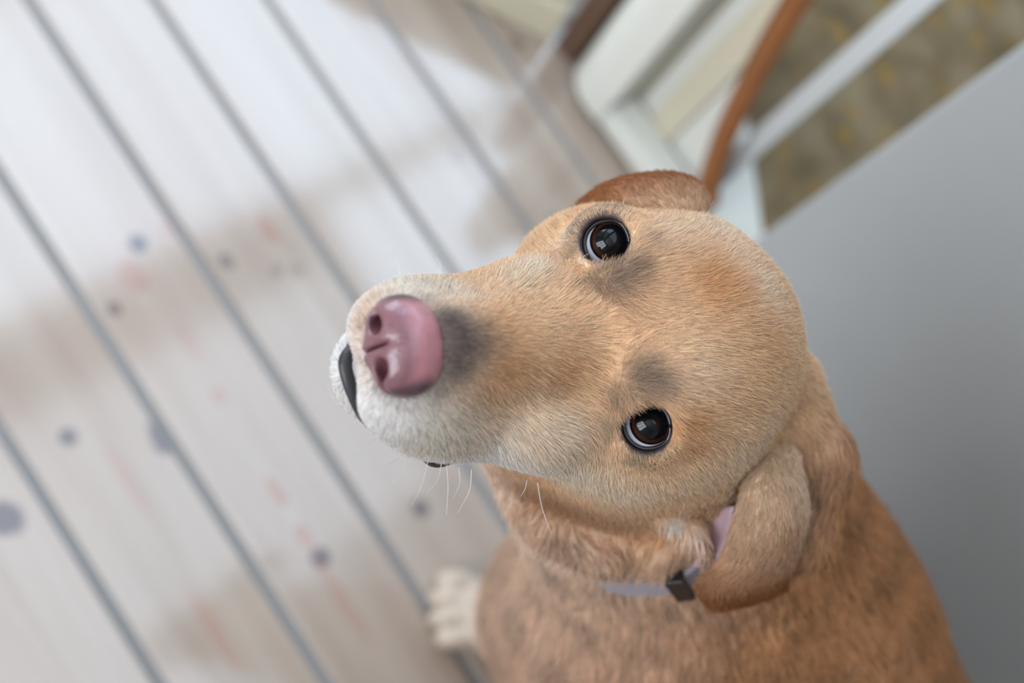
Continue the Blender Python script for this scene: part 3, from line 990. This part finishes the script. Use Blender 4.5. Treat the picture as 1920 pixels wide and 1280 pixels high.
# ---- collar round the neck
ax0 = np.array([0, -3.6, -3.4]); ax1 = w2h([9.5, 31, 47.5])
axd = (ax1 - ax0) / np.linalg.norm(ax1 - ax0)
cp0 = surf(1262, 1092)
cc = ax0 + axd * ((cp0 - ax0) @ axd)
r1 = cp0 - cc; r1 /= np.linalg.norm(r1); r2 = np.cross(axd, r1)
ring = []
for k in range(72):
    dr = math.cos(2 * math.pi * k / 72) * r1 + math.sin(2 * math.pi * k / 72) * r2
    hit = BVH.ray_cast(Vector(cc), Vector(dr))
    ring.append((np.linalg.norm(np.array(hit[0]) - cc) if hit[0] is not None else 8.0, dr))
rr_ = np.array([q[0] for q in ring]); rr_ = np.minimum(rr_, 11)
ang = np.array([math.atan2(math.sin(2 * math.pi * k / 72), math.cos(2 * math.pi * k / 72)) for k in range(72)])
TSIDE = 1 if (r2 @ (surf(1000, 1000) - cc)) > 0 else -1
ang = ang * TSIDE
sink = np.interp(ang, [-3.2, -.35, -.1, .45, .75, 3.2], [-.75, -.75, 0, 0, -.75, -.75])
for _ in range(6): rr_ = (np.roll(rr_, 1) + 2 * rr_ + np.roll(rr_, -1)) / 4
V, F = [], []
for k in range(72):
    for off, hh in ((-.1, -1.0), (.24, -1.0), (.24, 1.0), (-.1, 1.0)):
        V.append(cc + ring[k][1] * (rr_[k] + off + sink[k]) + axd * hh)
for k in range(72):
    k2 = (k + 1) % 72
    for j in range(4):
        F.append((k * 4 + j, k * 4 + (j + 1) % 4, k2 * 4 + (j + 1) % 4, k2 * 4 + j))
collar = empty('dog_collar')
tag(collar, 'grey strap collar with black keeper round the neck of the dog', 'collar')
mesh_obj('strap', h2w(np.array(V)), F, mat_plain('grey_strap', (.60, .57, .61), .6, .1, 60, bump=.3), collar)
V, F = [], []
for a_ in (-.11, .02):
    dr = math.cos(a_) * r1 + math.sin(a_) * r2
    for off, hh in ((-.1, -1.25), (.5, -1.25), (.5, 1.25), (-.1, 1.25)):
        V.append(cc + dr * (rr_[0] + off) + axd * hh)
F = [(0, 1, 2, 3), (7, 6, 5, 4)] + [(j, 4 + j, 4 + (j + 1) % 4, (j + 1) % 4) for j in range(4)]
bevel(mesh_obj('keeper', h2w(np.array(V)), F, mat_plain('black_plastic', (.06, .06, .07), .4, .1), collar), .08)

# ---- fur
def wob(P, f, seed):
    r = np.random.default_rng(seed)
    out = np.zeros((len(P), 3))
    for i in range(5):
        k = r.normal(size=(3, 3)) * f * (1 + .7 * i)
        out += np.sin(P @ k + r.uniform(0, 6.3, 3)) / (1 + .7 * i)
    return out / 2


def sample_faces(V, F, dens, n):
    A, B, C, D = (V[F[:, i]] for i in range(4))
    ar = .5 * np.linalg.norm(np.cross(C - A, D - B), axis=1)
    w_ = ar * dens
    f = RNG.choice(len(F), n, p=w_ / w_.sum())
    u, v = RNG.random((n, 1)), RNG.random((n, 1))
    wts = np.concatenate([(1 - u) * (1 - v), u * (1 - v), u * v, (1 - u) * v], 1)
    return f, wts


def mixq(X, F, f, wts):
    return sum(X[F[f, i]] * wts[:, i:i + 1] for i in range(4))


def hair_object(name, P, T, N, L, lift, R, cols, K=5, curl=0.0, parent=None):
    n = len(P)
    s_ = np.linspace(0, 1, K)
    a = lift[:, None]
    pts = np.empty((n, K, 3))
    wv = RNG.normal(size=(n, 3)) * curl
    for k, q in enumerate(s_):
        pts[:, k] = P + L[:, None] * (T * q * np.cos(a) + N * (np.sin(a) * q * (1 - .45 * q)) + wv * q * q) - N * .02
    hc = bpy.data.hair_curves.new(name)
    hc.add_curves([K] * n)
    hc.attributes['position'].data.foreach_set('vector', (h2w(pts.reshape(-1, 3)) * S).astype(np.float32).ravel())
    rad = (R[:, None] * (1 - .8 * s_[None] ** 1.5)) * S
    ra_ = hc.attributes.get('radius') or hc.attributes.new('radius', 'FLOAT', 'POINT')
    ra_.data.foreach_set('value', rad.astype(np.float32).ravel())
    ca = hc.attributes.new('hcol', 'FLOAT_COLOR', 'CURVE')
    ca.data.foreach_set('color', np.c_[np.clip(cols, 0, 1), np.ones(n)].astype(np.float32).ravel())
    hc.materials.append(M_HAIR)
    o = bpy.data.objects.new(name, hc)
    COL.objects.link(o)
    dog_part(o)
    o['kind'] = 'stuff'
    return o


def tangent(T, N):
    T = T - N * (T * N).sum(1)[:, None]
    return T / (np.linalg.norm(T, axis=1)[:, None] + 1e-9)


def vary(c, n, amt=.13):
    k = 1 + RNG.normal(size=(n, 1)) * amt
    dark = (RNG.random((n, 1)) < .10) * RNG.uniform(.25, .5, (n, 1))
    return np.clip(c * k * (1 - dark) * (1 + RNG.normal(size=(n, 3)) * .03), 0, 1)


if FUR > 0:
    camh = w2h([0, 0, CAM_H])
    fc = BV[BF].mean(1)
    fn = BN[BF].mean(1)
    fw = h2w(fc)
    facing = ((camh - fc) * fn).sum(1) / np.linalg.norm(camh - fc, axis=1)
    seen = np.where(facing > -.25, 1.0, .12)
    dhead = np.linalg.norm((fc - [0, -2, -2]) / [7.5, 12.5, 7.5], axis=1)
    headw = np.clip((1.12 - dhead) / .25, 0, 1)
    headw = np.maximum(headw, np.clip((fc[:, 1] + 1.5) / 1.5, 0, 1) * (fc[:, 2] > -8.2) * (fc[:, 0] > -5.5))
    bare = np.ones(len(fc))
    for kx in EYES:
        bare *= np.linalg.norm(fc - EYEC[kx], axis=1) > EYE_R + .36
    for q in lcp[::4]:
        bare *= np.linalg.norm(fc - q, axis=1) > .22
    bare *= np.linalg.norm((fc - [0, 9.1, -2.5]) / [1.55, 1.2, 1.15], axis=1) > 1.0

    # face and skull: short coat
    n = int(250000 * FUR)
    f, wt = sample_faces(BV, BF, seen * headw * bare, n)
    P, N = mixq(BV, BF, f, wt), mixq(BN, BF, f, wt)
    T = np.repeat([[0.0, -1.0, .05]], n, 0)
    side = np.clip((np.abs(P[:, 0]) - 2.2) / 2.5, 0, 1)
    T[:, 0] += np.tanh(P[:, 0] / 1.6) * (.25 + .25 * side)
    T[:, 2] -= .55 * side * (P[:, 2] < 2)
    mz = np.clip((P[:, 1] - 3) / 3, 0, 1)                       # on the muzzle the coat falls to the lips
    T[:, 2] -= mz * np.clip((np.abs(P[:, 0]) - .7) / 1.2, 0, 1) * .9
    up = np.clip((P[:, 1] + 2) / 2, 0, 1) * np.clip((1.2 - np.abs(P[:, 0])) / 1.0, 0, 1)
    T[:, 0] *= 1 - .7 * up
    dn_ = P - np.array([0, 9.2, -2.6]); dd = np.linalg.norm(dn_, axis=1)[:, None]
    T += dn_ / dd * np.exp(-(dd / 2.2) ** 2) * 1.6
    dmin = np.full(n, 9.0)
    for kx in EYES:
        de = P - EYEC[kx]; dl = np.linalg.norm(de, axis=1)[:, None]
        T += de / dl * np.exp(-(dl / 2.1) ** 2) * 2.2
        dmin = np.minimum(dmin, dl[:, 0])
    T += wob(P, .55, 1) * .16 + wob(P, 2.0, 2) * .10 + RNG.normal(size=(n, 3)) * .10
    T = tangent(T, N)
    L = .62 + .25 * np.clip((-P[:, 1] - 3) / 5, 0, 1) - .14 * mz
    L = L * np.clip((dmin - 1.2) / 1.2, .35, 1) * np.clip((dd[:, 0] - 1.2) / 2.2, .6, 1) * RNG.uniform(.7, 1.2, n)
    L *= 1 - .2 * np.clip((P[:, 1] - 6) / 2, 0, 1) * np.clip((-3.8 - P[:, 2]) / .8, 0, 1)
    lift = np.radians(RNG.normal(17, 6, n) + 16 * np.clip((P[:, 1] - 6.0) / 2, 0, 1))
    hair_object('face_fur', P, T, N, L, lift, RNG.uniform(.0075, .0125, n), vary(coat(P), n, .16), 5, .045)

    # neck, chest and back: longer, clumped coat
    n = int(150000 * FUR)
    upper = np.clip((fw[:, 2] - 2) / 10, .15, 1)
    near_ = np.clip((46 - fw[:, 0]) / 15, .1, 1)
    axp = (fc - cc) @ axd
    cb_ = (axp > -1.05) & (axp < .25) & (np.linalg.norm(fc - cp0, axis=1) < 2.8)
    f, wt = sample_faces(BV, BF, seen * (1 - headw) * upper * near_ * ~cb_, n)
    P, N = mixq(BV, BF, f, wt), mixq(BN, BF, f, wt)
    Wp = h2w(P)
    Tw = np.repeat([[.55, .10, -.80]], n, 0)
    Tw[:, 1] += (Wp[:, 1] - 31) * .02
    nk = np.clip((Wp[:, 2] - 44) / 8, 0, 1)
    Tw[:, 0] += nk * .25
    T = Tw @ HW + wob(P, .22, 3) * .35 + wob(P, .7, 4) * .45 + wob(P, 2.0, 6) * .28 + RNG.normal(size=(n, 3)) * .07
    T = tangent(T, N)
    paw = np.clip((Wp[:, 2] - 5) / 8, .25, 1)
    L = RNG.uniform(1.3, 2.5, n) * paw * (1 - .55 * nk)
    lift = np.radians(16 + 9 * wob(P, .9, 5)[:, 0] + RNG.normal(0, 4, n))
    hair_object('body_fur', P, T, N, L, lift, RNG.uniform(.016, .028, n), vary(coat(P) * (1 + .20 * wob(P, .9, 8)[:, :1] + .07 * wob(P, .35, 9)[:, :1]), n, .16), 6, .05)

    # ears
    for (V, F, Nn, fl, cols), cnt in zip(ear_data, (14000, 22000)):
        n = int(cnt * FUR)
        f, wt = sample_faces(V, F, np.ones(len(F)), n)
        P, N, T = mixq(V, F, f, wt), mixq(Nn, F, f, wt), mixq(fl, F, f, wt)
        N /= np.linalg.norm(N, axis=1)[:, None] + 1e-9
        T = tangent(T + wob(P, 1.2, 7) * .25 + RNG.normal(size=(n, 3)) * .12, N)
        hair_object('ear_fur', P, T, N, RNG.uniform(.35, .7, n), np.radians(RNG.normal(14, 5, n)), RNG.uniform(.010, .017, n), vary(mixq(cols, F, f, wt), n), 5, .05)

# whiskers
    WH = [((752, 530, 34.2), (745, 492, 33.2), (727, 462, 32.2)), ((822, 524, 35), (826, 500, 34), (818, 484, 33)), ((775, 524, 34.5), (768, 512, 34), (752, 505, 33.4)),
          ((775, 850, 35.5), (760, 880, 35), (734, 906, 34.5)), ((803, 862, 36), (792, 905, 35.5), (772, 948, 35)), ((828, 868, 36.3), (820, 900, 36), (798, 928, 35.6)),
          ((838, 872, 36.5), (840, 915, 36.2), (837, 966, 36)), ((884, 880, 37), (880, 920, 37), (858, 962, 37)), ((1008, 905, 38.5), (1016, 950, 38.2), (1034, 1002, 38)),
          ((988, 900, 38.3), (985, 915, 38.1), (977, 930, 38)), ((712, 808, 34.8), (695, 830, 34.4), (668, 846, 34)), ((646, 760, 34), (628, 752, 33.6), (612, 720, 33)),
          ((720, 545, 33.8), (708, 530, 33.3), (690, 522, 32.8)), ((860, 876, 36.8), (862, 905, 36.6), (850, 935, 36.4)), ((758, 842, 35.3), (742, 862, 35), (722, 872, 34.6)),
          ((1158, 402, 38.4), (1150, 388, 38.2), (1148, 374, 38)), ((1172, 400, 38.4), (1168, 386, 38.2), (1170, 372, 38)), ((1140, 408, 38.4), (1128, 396, 38.2), (1122, 386, 38))]
    pts = np.array([catmull([hp(*q) for q in w_], 8) for w_ in WH])
    hc = bpy.data.hair_curves.new('whiskers')
    hc.add_curves([8] * len(WH))
    hc.attributes['position'].data.foreach_set('vector', (h2w(pts.reshape(-1, 3)) * S).astype(np.float32).ravel())
    ra_ = hc.attributes.get('radius') or hc.attributes.new('radius', 'FLOAT', 'POINT')
    ra_.data.foreach_set('value', np.tile(np.linspace(.016, .005, 8) * S, len(WH)).astype(np.float32))
    ca = hc.attributes.new('hcol', 'FLOAT_COLOR', 'CURVE')
    ca.data.foreach_set('color', np.tile([.95, .93, .9, 1], len(WH)).astype(np.float32))
    hc.materials.append(M_HAIR)
    o = bpy.data.objects.new('whiskers', hc)
    COL.objects.link(o)
    dog_part(o)
    o['kind'] = 'stuff'
